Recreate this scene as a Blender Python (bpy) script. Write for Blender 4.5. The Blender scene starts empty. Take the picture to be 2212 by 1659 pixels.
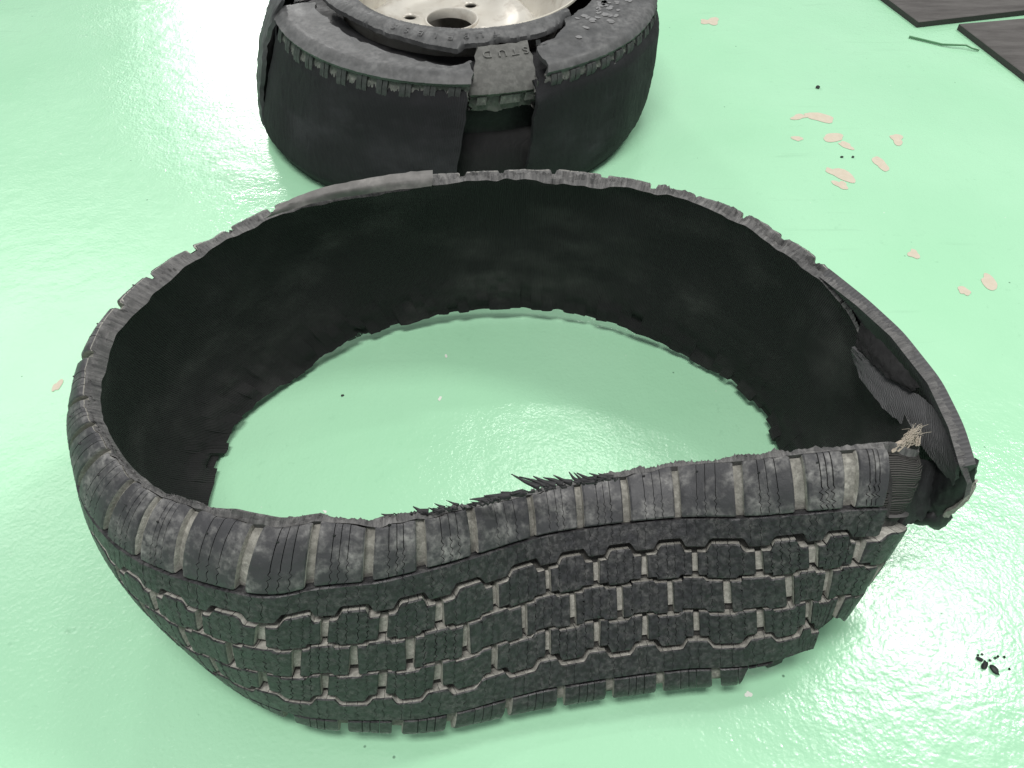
import bpy, bmesh, math, random
import numpy as np
from mathutils import Vector, Matrix

random.seed(7); rng = np.random.default_rng(11)
SC = bpy.context.scene
COL = SC.collection

# ------------------------------------------------------------------ camera
CAM_H, PITCH, FOC = 0.53, 48.0, 1736.0 / 2212.0      # height m, degrees below level, focal / picture width
cd = bpy.data.cameras.new('camera'); cam = bpy.data.objects.new('camera', cd); COL.objects.link(cam)
cam.location = (0, 0, CAM_H); cam.rotation_euler = (math.radians(90 - PITCH), 0, 0)
cd.sensor_width = 36; cd.lens = 36 * FOC; cd.clip_start = 0.01; cd.clip_end = 200
SC.camera = cam

# ------------------------------------------------------------------ world and lamps
w = bpy.data.worlds.new("World"); SC.world = w; w.use_nodes = True
bg = w.node_tree.nodes['Background']; bg.inputs[0].default_value = (0.93, 0.98, 1.0, 1); bg.inputs[1].default_value = 0.36
SC.view_settings.view_transform = 'Standard'; SC.view_settings.look = 'None'
SC.view_settings.exposure = 0.0; SC.view_settings.gamma = 1

def lamp(name, loc, sx, sy, watts, rot=0):
    l = bpy.data.lights.new(name, 'AREA'); l.shape = 'RECTANGLE'; l.size = sx; l.size_y = sy
    l.energy = watts; l.color = (1.0, 0.985, 0.95)
    o = bpy.data.objects.new(name, l); COL.objects.link(o); o.location = loc; o.rotation_euler = (0, 0, rot)
    return o
# ceiling fluorescent fittings, 2.8 m up
lamp('ceiling_lamp', (-2.30, 7.1, 2.8), 0.5, 1.7, 215)
lamp('ceiling_lamp', (1.80, 1.62, 2.8), 0.7, 0.55, 50)
lamp('ceiling_lamp', (0.26, 2.22, 2.8), 0.45, 0.12, 10)
lamp('ceiling_lamp', (-0.25, -0.25, 2.8), 1.3, 0.6, 64)
lamp('ceiling_lamp', (-3.0, 3.2, 2.8), 2.4, 2.0, 48)

# ------------------------------------------------------------------ material helpers
class NT:
    def __init__(s, name):
        s.m = bpy.data.materials.new(name); s.m.use_nodes = True; s.t = s.m.node_tree
        s.b = s.t.nodes['Principled BSDF']; s.tc = s.n('ShaderNodeTexCoord')
    def n(s, k, **kw):
        x = s.t.nodes.new(k)
        for a, v in kw.items(): setattr(x, a, v)
        return x
    def l(s, a, b): s.t.links.new(a, b)
    def coord(s, kind='Object', scale=(1, 1, 1), rot=(0, 0, 0)):
        mp = s.n('ShaderNodeMapping'); mp.inputs['Scale'].default_value = scale; mp.inputs['Rotation'].default_value = rot
        s.l(s.tc.outputs[kind], mp.inputs[0]); return mp.outputs[0]
    def noise(s, scale, detail=4, rough=0.55, vec=None, dist=0):
        x = s.n('ShaderNodeTexNoise'); x.inputs['Scale'].default_value = scale; x.inputs['Detail'].default_value = detail
        x.inputs['Roughness'].default_value = rough; x.inputs['Distortion'].default_value = dist
        s.l(vec if vec is not None else s.tc.outputs['Object'], x.inputs['Vector']); return x.outputs['Fac']
    def voro(s, scale, vec=None, feature='F1', out='Distance', rnd=1):
        x = s.n('ShaderNodeTexVoronoi', feature=feature); x.inputs['Scale'].default_value = scale
        x.inputs['Randomness'].default_value = rnd
        s.l(vec if vec is not None else s.tc.outputs['Object'], x.inputs['Vector']); return x.outputs[out]
    def ramp(s, fac, a, b, lo=0.0, hi=1.0):
        x = s.n('ShaderNodeMapRange'); x.inputs[1].default_value = a; x.inputs[2].default_value = b
        x.inputs[3].default_value = lo; x.inputs[4].default_value = hi; s.l(fac, x.inputs[0]); return x.outputs[0]
    def mix(s, fac, A, B):
        x = s.n('ShaderNodeMix', data_type='RGBA')
        for sock, v in ((x.inputs[0], fac), (x.inputs[6], A), (x.inputs[7], B)):
            if isinstance(v, (tuple, list)): sock.default_value = (*v, 1)
            elif isinstance(v, (int, float)): sock.default_value = v
            else: s.l(v, sock)
        return x.outputs[2]
    def math(s, op, a, b=None):
        x = s.n('ShaderNodeMath', operation=op)
        for i, v in enumerate((a, b)):
            if v is None: continue
            if isinstance(v, (int, float)): x.inputs[i].default_value = v
            else: s.l(v, x.inputs[i])
        return x.outputs[0]
    def bump(s, h, strength, dist, prev=None):
        x = s.n('ShaderNodeBump'); x.inputs['Strength'].default_value = strength; x.inputs['Distance'].default_value = dist
        s.l(h, x.inputs['Height'])
        if prev is not None: s.l(prev, x.inputs['Normal'])
        return x.outputs[0]
    def done(s, col=None, rough=None, spec=None, normal=None, metal=None):
        for k, v in (('Base Color', col), ('Roughness', rough), ('Specular IOR Level', spec), ('Normal', normal), ('Metallic', metal)):
            if v is None: continue
            if isinstance(v, (tuple, list)): s.b.inputs[k].default_value = (*v, 1)
            elif isinstance(v, (int, float)): s.b.inputs[k].default_value = v
            else: s.l(v, s.b.inputs[k])
        return s.m

def rubber(name, base, dust, dust_lo, dust_hi, rough=0.6, dscale=60, grain=900, spec=0.35, bump=0.35, fleck=None, mott=0.35):
    m = NT(name)
    big = m.noise(dscale, 5, 0.65)
    f = m.ramp(big, dust_lo, dust_hi)
    fine = m.noise(dscale * 7, 3, 0.6)
    f2 = m.math('MULTIPLY', f, m.ramp(fine, 0.3, 0.62))
    c = m.mix(f2, base, dust)
    mot = m.ramp(m.noise(dscale * 2.6, 3, 0.5), 0.42, 0.58)
    c = m.mix(m.math('MULTIPLY', mot, mott), c, tuple(x * 0.35 for x in base))
    if fleck:
        g = m.ramp(m.noise(fleck[0], 2, 0.5), fleck[1], fleck[1] + 0.04)
        c = m.mix(g, c, fleck[2])
    nb = m.bump(m.noise(grain, 3, 0.7), bump, 0.0006)
    nb = m.bump(m.noise(grain * 0.2, 4, 0.6), bump, 0.0015, nb)
    r = m.ramp(big, 0.3, 0.7, rough - 0.12, rough + 0.15)
    return m.done(c, r, spec, nb)

M = {}
M['block'] = rubber('worn_tread_rubber', (0.031, 0.0305, 0.034), (0.115, 0.111, 0.108), 0.44, 0.74, rough=0.44, dscale=130, spec=0.5, bump=0.4, mott=0.8)
M['shoulder'] = rubber('scuffed_shoulder_rubber', (0.052, 0.052, 0.056), (0.30, 0.295, 0.285), 0.45, 0.70, rough=0.55, dscale=45, spec=0.35, bump=0.25, mott=0.2)
M['groove'] = rubber('dusty_lit_groove_rubber', (0.34, 0.33, 0.30), (0.52, 0.505, 0.46), 0.35, 0.7, rough=0.85, dscale=160, spec=0.15, bump=0.5)  # groove dust; on upper block walls it paints light from above
M['shgroove'] = rubber('dusty_shoulder_groove', (0.25, 0.243, 0.22), (0.42, 0.41, 0.37), 0.38, 0.66, rough=0.85, dscale=110, spec=0.15, bump=0.5, mott=0.4)
M['shaded_base'] = rubber('shaded_groove_floor_rubber', (0.055, 0.054, 0.052), (0.17, 0.165, 0.15), 0.42, 0.75, rough=0.8, dscale=120, spec=0.2, bump=0.4)  # groove floor darkened, painting in the shade of the long grooves
M['dark'] = rubber('black_rubber', (0.022, 0.022, 0.024), (0.05, 0.05, 0.05), 0.5, 0.8, rough=0.55, dscale=60, spec=0.35)
M['sidewall'] = rubber('grey_sidewall_rubber', (0.075, 0.076, 0.078), (0.17, 0.17, 0.17), 0.36, 0.70, rough=0.5, dscale=26, spec=0.4, bump=0.2)
M['fragment'] = rubber('dusty_sidewall_rubber', (0.105, 0.105, 0.098), (0.16, 0.16, 0.15), 0.4, 0.7, rough=0.6, dscale=60, spec=0.35, bump=0.2)
M['lug_recess'] = rubber('scraped_lug_rubber', (0.12, 0.12, 0.115), (0.24, 0.24, 0.22), 0.35, 0.65, rough=0.7, dscale=90, spec=0.3)
M['lug'] = rubber('lug_rubber', (0.06, 0.06, 0.062), (0.11, 0.11, 0.11), 0.45, 0.75, rough=0.6, dscale=70, spec=0.3)

def torn_mat(name, c0, c1, rough=0.7):
    m = NT(name)
    v = m.coord('UV', (420, 45, 1), (0, 0, 0.35))
    st = m.noise(1.0, 5, 0.7, v, 0.6)
    big = m.noise(40, 4, 0.6)
    c = m.mix(m.math('MULTIPLY', m.ramp(st, 0.3, 0.7), m.ramp(big, 0.25, 0.7, 0.35, 1.1)), c0, c1)
    nb = m.bump(st, 0.7, 0.0012); nb = m.bump(m.noise(500, 4, 0.7), 0.5, 0.001, nb)
    return m.done(c, rough, 0.35, nb)
M['torn'] = torn_mat('torn_rubber_edge', (0.045, 0.045, 0.047), (0.21, 0.205, 0.20))
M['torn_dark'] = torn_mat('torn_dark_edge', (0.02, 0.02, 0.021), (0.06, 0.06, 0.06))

def ply_mat(name, base, line, dust, period, rot=0.0, amp=0.6):
    m = NT(name)
    v = m.coord('UV', (1, 1, 1), (0, 0, rot))
    wv = m.n('ShaderNodeTexWave', wave_type='BANDS', bands_direction='X')
    wv.inputs['Scale'].default_value = 2 * math.pi / (20 * period) ; wv.inputs['Distortion'].default_value = 0.8
    wv.inputs['Detail'].default_value = 2; wv.inputs['Detail Scale'].default_value = 1.0
    m.l(v, wv.inputs['Vector'])
    big = m.noise(9, 5, 0.6)
    c = m.mix(m.math('MULTIPLY', wv.outputs['Fac'], 0.5), base, line)
    scr = m.noise(1.0, 4, 0.6, m.coord('Object', (16, 16, 34)))
    c = m.mix(m.math('MULTIPLY', m.ramp(big, 0.45, 0.75), m.ramp(scr, 0.4, 0.7)), c, dust)
    nb = m.bump(wv.outputs['Fac'], amp, 0.0007); nb = m.bump(m.noise(260, 4, 0.65), 0.25, 0.0012, nb)
    return m.done(c, m.ramp(big, 0.3, 0.7, 0.62, 0.85), 0.25, nb)
M['ply'] = ply_mat('inner_ply_rubber', (0.019, 0.0195, 0.020), (0.030, 0.030, 0.031), (0.095, 0.095, 0.092), 0.0014, 0.0, 0.9)
M['carcass'] = ply_mat('carcass_ply_rubber', (0.014, 0.014, 0.0155), (0.026, 0.025, 0.030), (0.062, 0.058, 0.068), 0.0016, 0.0)
M['flap'] = ply_mat('peeled_ply_rubber', (0.065, 0.065, 0.068), (0.11, 0.11, 0.113), (0.15, 0.15, 0.15), 0.0022, 0.9)
M['cord'] = ply_mat('exposed_cord_ply', (0.025, 0.024, 0.024), (0.17, 0.16, 0.15), (0.04, 0.04, 0.04), 0.0016, 1.35, 1.0)
m = NT('tan_cord_fibre'); M['fibre'] = m.done(m.mix(m.noise(900, 2), (0.30, 0.245, 0.19), (0.56, 0.51, 0.44)), 0.8, 0.2)

# painted floor: glossy mint paint with orange-peel relief
m = NT('mint_floor_paint')
base = m.mix(m.ramp(m.noise(5.5, 4, 0.5), 0.3, 0.7), (0.355, 0.665, 0.43), (0.395, 0.70, 0.47))
dirt = m.math('MULTIPLY', m.ramp(m.noise(70, 5, 0.7), 0.60, 0.72), m.ramp(m.noise(7, 3), 0.48, 0.66))
base = m.mix(m.math('MULTIPLY', dirt, 0.35), base, (0.14, 0.30, 0.18))
sc = m.noise(1.0, 4, 0.6, m.coord('Object', (6, 70, 1), (0, 0, 0.6)), 0.4)
base = m.mix(m.math('MULTIPLY', m.math('MULTIPLY', m.ramp(sc, 0.62, 0.70), m.ramp(m.noise(4.2, 3), 0.5, 0.68)), 0.35), base, (0.20, 0.36, 0.24))
base = m.mix(m.math('MULTIPLY', m.ramp(m.noise(3.1, 5, 0.6), 0.42, 0.72), 0.22), base, (0.33, 0.56, 0.40))
sp = m.voro(46, None)
rare = m.ramp(m.noise(19, 2), 0.55, 0.6)
dot = m.math('MULTIPLY', m.ramp(sp, 0.030, 0.055, 1, 0), rare)
base = m.mix(m.math('MULTIPLY', dot, 0.75), base, (0.06, 0.13, 0.08))
sp2 = m.voro(60, m.coord('Object', (1, 1, 1), (0, 0, 1.1)))
dot2 = m.math('MULTIPLY', m.ramp(sp2, 0.025, 0.06, 1, 0), m.ramp(m.noise(23, 2), 0.57, 0.62))
base = m.mix(dot2, base, (0.62, 0.72, 0.62))
peel = m.noise(430, 3, 0.55); drops = m.voro(290, None, 'SMOOTH_F1')
mask = m.ramp(m.noise(2.6, 3, 0.5), 0.36, 0.66, 0.15, 0.8)
nb = m.bump(m.math('MULTIPLY', peel, mask), 0.5, 0.0009)
nb = m.bump(m.math('MULTIPLY', m.ramp(drops, 0.05, 0.5, 1, 0), mask), 0.4, 0.0005, nb)
nb = m.bump(m.noise(28, 4, 0.6), 0.3, 0.004, nb)
M['floor'] = m.done(base, m.ramp(m.noise(12, 4), 0.3, 0.7, 0.13, 0.22), 0.5, nb)
m = NT('bare_concrete'); M['chip'] = m.done(m.mix(m.noise(160, 4), (0.50, 0.43, 0.34), (0.62, 0.56, 0.46)), 0.7, 0.3, m.bump(m.noise(500, 3), 0.4, 0.0008))
m = NT('pale_grit'); M['pale'] = m.done((0.72, 0.74, 0.68), 0.7, 0.3)
m = NT('chalky_scale'); M['chalk'] = m.done(m.mix(m.noise(300, 3), (0.13, 0.13, 0.135), (0.27, 0.27, 0.27)), 0.8, 0.2)
m = NT('mat_rubber')
st = m.noise(1.0, 5, 0.65, m.coord('Object', (14, 60, 30), (0, 0, 0.25)))
M['mat'] = m.done(m.mix(m.ramp(st, 0.3, 0.72), (0.06, 0.055, 0.053), (0.125, 0.118, 0.114)), 0.7, 0.3, m.bump(m.noise(300, 3), 0.3, 0.001))
m = NT('mat_edge_rubber'); M['mat_edge'] = m.done((0.045, 0.043, 0.042), 0.7, 0.3, m.bump(m.noise(400, 3), 0.4, 0.001))
m = NT('green_strip_plastic'); M['strip'] = m.done(m.mix(m.noise(60, 3), (0.055, 0.16, 0.075), (0.12, 0.30, 0.15)), 0.35, 0.5)
m = NT('silver_wheel_paint')
M['rim'] = m.done(m.mix(m.math('MULTIPLY', m.ramp(m.noise(34, 5, 0.7), 0.5, 0.7), 0.5), m.mix(m.ramp(m.noise(14, 4), 0.35, 0.7), (0.56, 0.53, 0.475), (0.70, 0.68, 0.63)), (0.27, 0.22, 0.17)), m.ramp(m.noise(40, 3), 0.3, 0.7, 0.34, 0.5), 0.5, m.bump(m.noise(180, 3), 0.08, 0.001), 0.35)
m = NT('bright_rim_lip'); M['lip'] = m.done((0.74, 0.70, 0.60), 0.3, 0.5, None, 0.4)

# ------------------------------------------------------------------ object helpers
def link(name, me, parent=None):
    o = bpy.data.objects.new(name, me); COL.objects.link(o)
    if parent: o.parent = parent
    return o
def tag(o, label=None, cat=None, group=None, kind=None):
    for k, v in (('label', label), ('category', cat), ('group', group), ('kind', kind)):
        if v: o[k] = v
    return o
def thing(name, loc, label, cat, group=None):
    o = bpy.data.objects.new(name, None); COL.objects.link(o); o.location = loc; o.empty_display_size = .02
    return tag(o, label, cat, group)
def keep(child, parent):
    """parent a child whose vertices are already in world coordinates"""
    child.parent = parent; child.matrix_parent_inverse = Matrix.Translation(parent.location).inverted(); return child

class MB:
    """collects vertices, faces and (optional) uvs, then links ONE mesh"""
    def __init__(s): s.v = []; s.f = []; s.uv = {}; s.n = 0; s.mi = {}
    def add(s, V, F, UV=None):
        V = np.asarray(V, float).reshape(-1, 3); s.v.append(V)
        for f in F: s.f.append(tuple(int(i) + s.n for i in f))
        if UV is not None:
            for i, q in enumerate(np.asarray(UV).reshape(-1, 2)): s.uv[s.n + i] = q
        s.n += len(V)
    def grid(s, P, UV=None, cu=False, cv=False, flip=False):
        n, k = P.shape[:2]; F = []
        for i in range(n if cu else n - 1):
            for j in range(k if cv else k - 1):
                a, b = i * k + j, ((i + 1) % n) * k + j
                c, d = ((i + 1) % n) * k + (j + 1) % k, i * k + (j + 1) % k
                F.append((a, d, c, b) if flip else (a, b, c, d))
        s.add(P, F, UV)
    def slab(s, P, Nn, th, UV=None, cu=False):
        """closed slab: sheet P plus the same sheet moved by th along Nn"""
        Q = P + Nn * th
        n, k = P.shape[:2]
        s.grid(P, UV, cu); s.grid(Q, UV, cu, flip=True)
        o = s.n - 2 * n * k; h = n * k
        for j in (0, k - 1):
            for i in range(n if cu else n - 1):
                i2 = (i + 1) % n
                q = (o + i * k + j, o + i2 * k + j, o + h + i2 * k + j, o + h + i * k + j)
                s.f.append(q if j else q[::-1])
        if not cu:
            for i in (0, n - 1):
                for j in range(k - 1):
                    q = (o + i * k + j, o + i * k + j + 1, o + h + i * k + j + 1, o + h + i * k + j)
                    s.f.append(q[::-1] if i else q)
    def build(s, name, mat, parent=None, smooth=35, mat2=None):
        me = bpy.data.meshes.new(name); V = np.concatenate(s.v)
        me.from_pydata(V.tolist(), [], s.f)
        if s.uv:
            ul = me.uv_layers.new(name='UVMap')
            idx = np.empty(len(me.loops), np.int32); me.loops.foreach_get('vertex_index', idx)
            arr = np.zeros((s.n, 2), np.float32)
            for i, q in s.uv.items(): arr[i] = q
            ul.data.foreach_set('uv', arr[idx].ravel())
        me.materials.append(mat)
        if mat2:
            me.materials.append(mat2); me.polygons.foreach_set('material_index', [s.mi.get(i, 0) for i in range(len(s.f))])
        me.update(); me.validate()
        bm = bmesh.new(); bm.from_mesh(me); bmesh.ops.recalc_face_normals(bm, faces=bm.faces)
        lim = math.radians(smooth)
        for f in bm.faces: f.smooth = True
        for e in bm.edges:
            if len(e.link_faces) == 2 and e.calc_face_angle(0) > lim: e.smooth = False
        bm.to_mesh(me); bm.free()
        o = link(name, me)
        if parent: keep(o, parent)
        return o

def wave1(x, seed, octs=((1, 1), (2, .5), (4, .25))):
    """smooth periodic 1-D value noise over x in [0,1)"""
    r = np.random.default_rng(seed); x = np.asarray(x, float) % 1; out = np.zeros_like(x)
    for fr, a in octs:
        n = int(fr); t = r.uniform(-1, 1, n); q = x * n; i = np.floor(q).astype(int); f = q - i; f = f * f * (3 - 2 * f)
        out += a * (t[i % n] * (1 - f) + t[(i + 1) % n] * f)
    return out
def nrm(v): return v / np.maximum(np.linalg.norm(v, axis=-1, keepdims=True), 1e-9)

# camera rays are used only to survey the scene: which floor point or height a photographed point has
_p = math.radians(PITCH)
FW = np.array([0, math.cos(_p), -math.sin(_p)]); UP = np.array([0, math.sin(_p), math.cos(_p)]); RT = np.array([1., 0, 0]); EYE = np.array([0, 0, CAM_H])
def at(x, y, z=0.0):
    d = FW + (x - 1106) / 1736 * RT - (y - 829.5) / 1736 * UP
    return EYE + d * ((z - CAM_H) / d[2])
def px(P):
    v = np.asarray(P) - EYE; dd = v @ FW
    return 1106 + 1736 * (v @ RT) / dd, 829.5 - 1736 * (v @ UP) / dd

# ------------------------------------------------------------------ the setting
def floor_sheet():
    mb = MB(); g = np.linspace(-9, 11, 21)
    X, Y = np.meshgrid(g, g, indexing='ij'); mb.grid(np.stack([X, Y, X * 0], -1))
    o = mb.build('floor', M['floor']); tag(o, kind='structure'); return o
floor = floor_sheet()
def blob(cx, cy, rx, ry, ang, seed, n=26):
    r = np.random.default_rng(seed); t = np.linspace(0, 2 * math.pi, n, endpoint=False)
    k = 1 + 0.5 * wave1(t / (2 * math.pi), seed, ((5, 1), (9, .7)))
    x, y = rx * k * np.cos(t), ry * k * np.sin(t); c, s_ = math.cos(ang), math.sin(ang)
    return np.stack([cx + x * c - y * s_, cy + x * s_ + y * c], -1)
CHIPS = [(1728, 253, .009, .004, .1), (1764, 251, .017, .007, -.5), (1721, 300, .006, .005, 0), (1805, 299, .014, .006, .1), (1830, 314, .008, .008, .9),
         (1803, 373, .019, .006, -.9), (1816, 398, .007, .006, .4), (1901, 354, .0075, .0095, 0), (1937, 300, .0095, .007, -.4),
         (1532, 48, .016, .009, -.5), (1972, 546, .0055, .005, 0), (2138, 612, .006, .007, 0), (2083, 631, .005, .004, 0), (123, 836, .004, .005, 0),
         (949, 861, .0022, .0028, 0), (963, 768, .0025, .0025, 0), (1615, 1500, .0026, .0026, 0), (702, 1105, .002, .002, 0)]
for i, (x, y, rx, ry, a) in enumerate(CHIPS):
    if rx < .003: rx, ry = rx * .75, ry * .75
    else: rx, ry = rx * .95, ry * 1.45
    c = at(x, y); q = blob(c[0], c[1], rx, ry, a, 50 + i); V = [(c[0], c[1], .0006)] + [(u[0], u[1], .0004) for u in q]
    mb = MB(); n = len(q); mb.add(V, [(0, k + 1, (k + 1) % n + 1) for k in range(n)])
    mb.build('paint_chip', M['chip'] if rx > .003 else M['pale'], floor)

# ------------------------------------------------------------------ the detached tread ring
ctl = [  # (top lip, bottom edge) of the ring's inner face, all the way round from the right-hand corner
    (at(1987, 965, .146), (.190, .248, .012)),
    (at(1925, 952, .152), (.191, .230, .012)),
    ((.1647, .2914, .1511), (.1839, .2228, .0110)),
    ((.1383, .2973, .1360), (.1530, .2124, .0085)),
    ((.1008, .3064, .1160), (.1064, .2073, .0065)),
    ((.0134, .2933, .1180), (.0143, .1945, .0065)),
    ((-.0473, .2545, .1561), (-.0551, .1827, .0090)),
    ((-.0726, .2432, .1620), (-.0872, .1842, .0090)),
    ((-.1030, .2393, .1620), (-.1230, .1885, .0080)),
    ((-.1210, .2330, .1640), (-.1460, .1990, .0070)),
    (at(420, 1080, .152), (-.170, .216, .004)),
    (at(330, 1045, .152), (-.206, .256, .004)),
    (at(270, 990, .152), (-.229, .300, .004)),
    (at(235, 930, .152), (-.236, .348, .004)),
    (at(216, 860, .151), (-.236, .400, .004)),
    (at(245, 735, .152), (-.225, .437, .004)),
    (at(380, 590, .155), (-.191, .480, .004)),
    (at(600, 465, .158), (-.131, .526, .005)),
    (at(930, 402, .160), (-.047, .555, .011)),
    (at(1200, 390, .160), (.033, .556, .011)),
    (at(1400, 415, .160), (.097, .538, .011)),
    (at(1560, 462, .160), (.145, .511, .008)),
    (at(1700, 545, .159), (.186, .477, .005)),
    (at(1820, 655, .150), (.208, .442, .005)),
    (at(1885, 778, .132), (.219, .395, .005)),
    (at(1945, 880, .136), (.214, .320, .008)),
]
CT = np.array([a for a, b in ctl]); CB = np.array([b for a, b in ctl])
def crom(P, K=40):
    n = len(P); out = []
    for i in range(n):
        p0, p1, p2, p3 = P[i - 1], P[i], P[(i + 1) % n], P[(i + 2) % n]
        d = [np.linalg.norm(b - a) ** .5 + 1e-6 for a, b in ((p0, p1), (p1, p2), (p2, p3))]
        m1 = (p2 - p1) + d[1] * ((p1 - p0) / d[0] - (p2 - p0) / (d[0] + d[1]))
        m2 = (p2 - p1) + d[1] * ((p3 - p2) / d[2] - (p3 - p1) / (d[1] + d[2]))
        for t in np.arange(K) / K:
            out.append((2 * t**3 - 3 * t**2 + 1) * p1 + (t**3 - 2 * t**2 + t) * m1 + (-2 * t**3 + 3 * t**2) * p2 + (t**3 - t**2) * m2)
    return np.array(out)
DT, DB = crom(CT), crom(CB)
mid = (DT + DB) / 2
ds = np.linalg.norm(np.roll(mid, -1, 0) - mid, axis=1); S0 = np.concatenate([[0], np.cumsum(ds)]); L = S0[-1]
def samp(D, s):
    s = np.asarray(s, float) % L; E_ = np.concatenate([D, D[:1]])
    return np.stack([np.interp(s, S0, E_[:, k]) for k in range(3)], -1)
NTB = 600
ss = np.arange(NTB) * L / NTB
Tt, Bb = samp(DT, ss), samp(DB, ss)
A_ = nrm(Bb - Tt); tau = nrm(np.roll((Tt + Bb) / 2, -3, 0) - np.roll((Tt + Bb) / 2, 3, 0))
N_ = nrm(np.cross(-A_, tau))
for _ in range(6): N_ = nrm(np.roll(N_, 1, 0) + N_ + np.roll(N_, -1, 0))
_bk = np.clip((ss - S0[10 * 40]) / .14, 0, 1) * np.clip((S0[24 * 40] - ss) / .05, 0, 1)
Tt = Tt - A_ * (.0115 * _bk)[:, None]
Cc = np.linalg.norm(Bb - Tt, axis=1)
def tab(D, s):
    q = (np.asarray(s, float) % L) / L * NTB; i = np.floor(q).astype(int); f = (q - i)
    if D.ndim == 2: f = f[..., None]
    return D[i % NTB] * (1 - f) + D[(i + 1) % NTB] * f
# cross-section of the block tops, (chord fraction, height) against arc length
WP = 0.172
cf = np.linspace(0, 1, 241)
BUL = np.interp(np.arange(NTB) / NTB * L, np.append(S0[np.arange(26) * 40], L), np.array([3, 3, 3, 3, 3, 3, 3, 4, 6, 9, 14, 19, 23, 25, 25, 22, 17, 12, 9, 8, 7, 6, 5, 3, 2, 3, 4]) / 1000)
def bsh(c): return np.sin(np.pi * np.clip(c, 0, 1)) ** .75
def hprof(c, Cn=.158):
    dt, db = c * Cn, (1 - c) * Cn
    def sh(d, R, h0): q = np.clip(d / R, 0, 1); return h0 + (1 - h0) * np.sqrt(np.maximum(0, 1 - (1 - q) ** 2))
    return .0155 * np.minimum(sh(dt, .030, .12), sh(db, .009, .5)) + .005 * 4 * c * (1 - c)
hh = hprof(cf); arc = np.concatenate([[0], np.cumsum(np.hypot(np.diff(cf * .158), np.diff(hh)))]); arc *= WP / arc[-1]
nx = np.gradient(hh, cf * .158); nl = np.hypot(nx, 1); pnx, pny = -nx / nl, 1 / nl
def Sf(s, p, d):
    """point on the ring: s along it, p across it (0 = top lip), d below the block tops"""
    s, p, d = np.broadcast_arrays(np.asarray(s, float), p, d)
    c = np.interp(p, arc, cf); h = np.interp(p, arc, hh); ex, ey = np.interp(p, arc, pnx), np.interp(p, arc, pny)
    C1 = tab(Cc, s); x = c * C1 - ex * d; y = h - ey * d + tab(BUL, s) * bsh(c)
    return tab(Tt, s) + tab(A_, s) * x[..., None] + tab(N_, s) * y[..., None]
def s_of(x, y, p):
    q = np.linspace(0, L, 3000); P = Sf(q, p, 0.0); v = P - EYE; dd = v @ FW
    X, Y = 1106 + 1736 * (v @ RT) / dd, 829.5 - 1736 * (v @ UP) / dd
    e = (X - x) ** 2 + (Y - y) ** 2; e[(P[:, 1] > .36) & (x > 300)] = 1e12
    return q[np.argmin(e)]

# positions of the cross grooves along the ring
g_sh = sorted(s_of(x, y, .026) for x, y in ((1840, 1035), (1730, 1055), (1598, 1070), (1465, 1085), (1355, 1095), (1255, 1100), (1155, 1130), (1028, 1160),
        (912, 1180), (795, 1200), (668, 1210), (525, 1205), (388, 1180)))
pits = np.diff(g_sh); avg = float(np.mean(pits))
rest = L + g_sh[0] - g_sh[-1]; nrest = int(round(rest / (avg * 1.02)))
wts = rng.choice([.86, 1.0, 1.14], nrest); wts = wts / wts.sum() * rest
GAPS = list(g_sh) + list(g_sh[-1] + np.cumsum(wts)[:-1]); NP = len(GAPS); GAPS = np.array(GAPS + [GAPS[0] + L])
def phase_s(q):      # continuous pitch coordinate -> s
    k = np.floor(q); i = k.astype(int) if hasattr(k, 'astype') else int(k)
    return np.interp(np.asarray(q, float), np.arange(-NP, 2 * NP + 1), np.concatenate([GAPS[:-1] - L, GAPS[:-1], GAPS + L]))

S_corner = 0.0
S_front_end = s_of(1926, 1020, .026)          # where the rubber of the near run is torn off at the top
S_low_end = s_of(1600, 1465, .165)           # where the lower shoulder row is torn off
S_left = s_of(235, 1180, .09)
sN = lambda s: (np.asarray(s, float) % L) / L
def inring(s, a, b):                         # 1 between a and b going up in s, cyclic, soft edge
    q = (np.asarray(s) - a) % L; w_ = (b - a) % L; e = .004
    return np.clip(q / e, 0, 1) * np.clip((w_ - q) / e, 0, 1) * (q <= w_)
S_back0 = S0[15 * 40]; S_back1 = S0[25 * 40]
def pmin(s):                                  # how far down the top has been torn
    s = np.asarray(s, float)
    back = np.clip(((s % L) - S_back0) / .10, 0, 1)
    fc = np.interp(((s + .05) % L) - .05, np.append(-.05, S0[np.arange(12) * 40]), [.003, .004, .003, .005, .0035, .004, .0125, .0125, .0105, .004, .002, .0015, .0015])
    base_ = fc + .0140 * back
    base_ = base_ + .0016 * np.abs(wave1(sN(s), 3, ((40, 1), (95, .7), (220, .45)))) + .0042 * back * np.abs(wave1(sN(s), 9, ((12, 1), (30, .6))))
    base_ = base_ + .045 * inring(s, L - .165, L + S_front_end)
    return base_
def pmax(s):
    s = np.asarray(s, float)
    q = (s + .12) % L - .12                  # signed distance past the corner
    a = .1705 - .002 * np.abs(wave1(sN(s), 5, ((30, 1), (80, .8), (200, .6))))
    lim = np.interp(q, [-.12, -.03, .0, .012, .024, .034, S_low_end - .006, S_low_end, S_low_end + .02], [.165, .150, .128, .132, .142, .1475, .1478, .166, .1705])
    return np.minimum(a, lim)
def jagT(s): return .0024 * wave1(sN(s), 21, ((25, .9), (70, .7), (190, .5)))
def jagB(s): return (.0045 + .004 * inring(s, S0[11 * 40], S0[17 * 40])) * np.abs(wave1(sN(s), 22, ((9, .9), (27, .7), (70, .35), (150, .2))))

ring = thing('detached_tyre_tread', (0, .36, 0), 'large black tyre tread ring torn loose and standing on its edge in the foreground', 'tyre tread')
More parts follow.
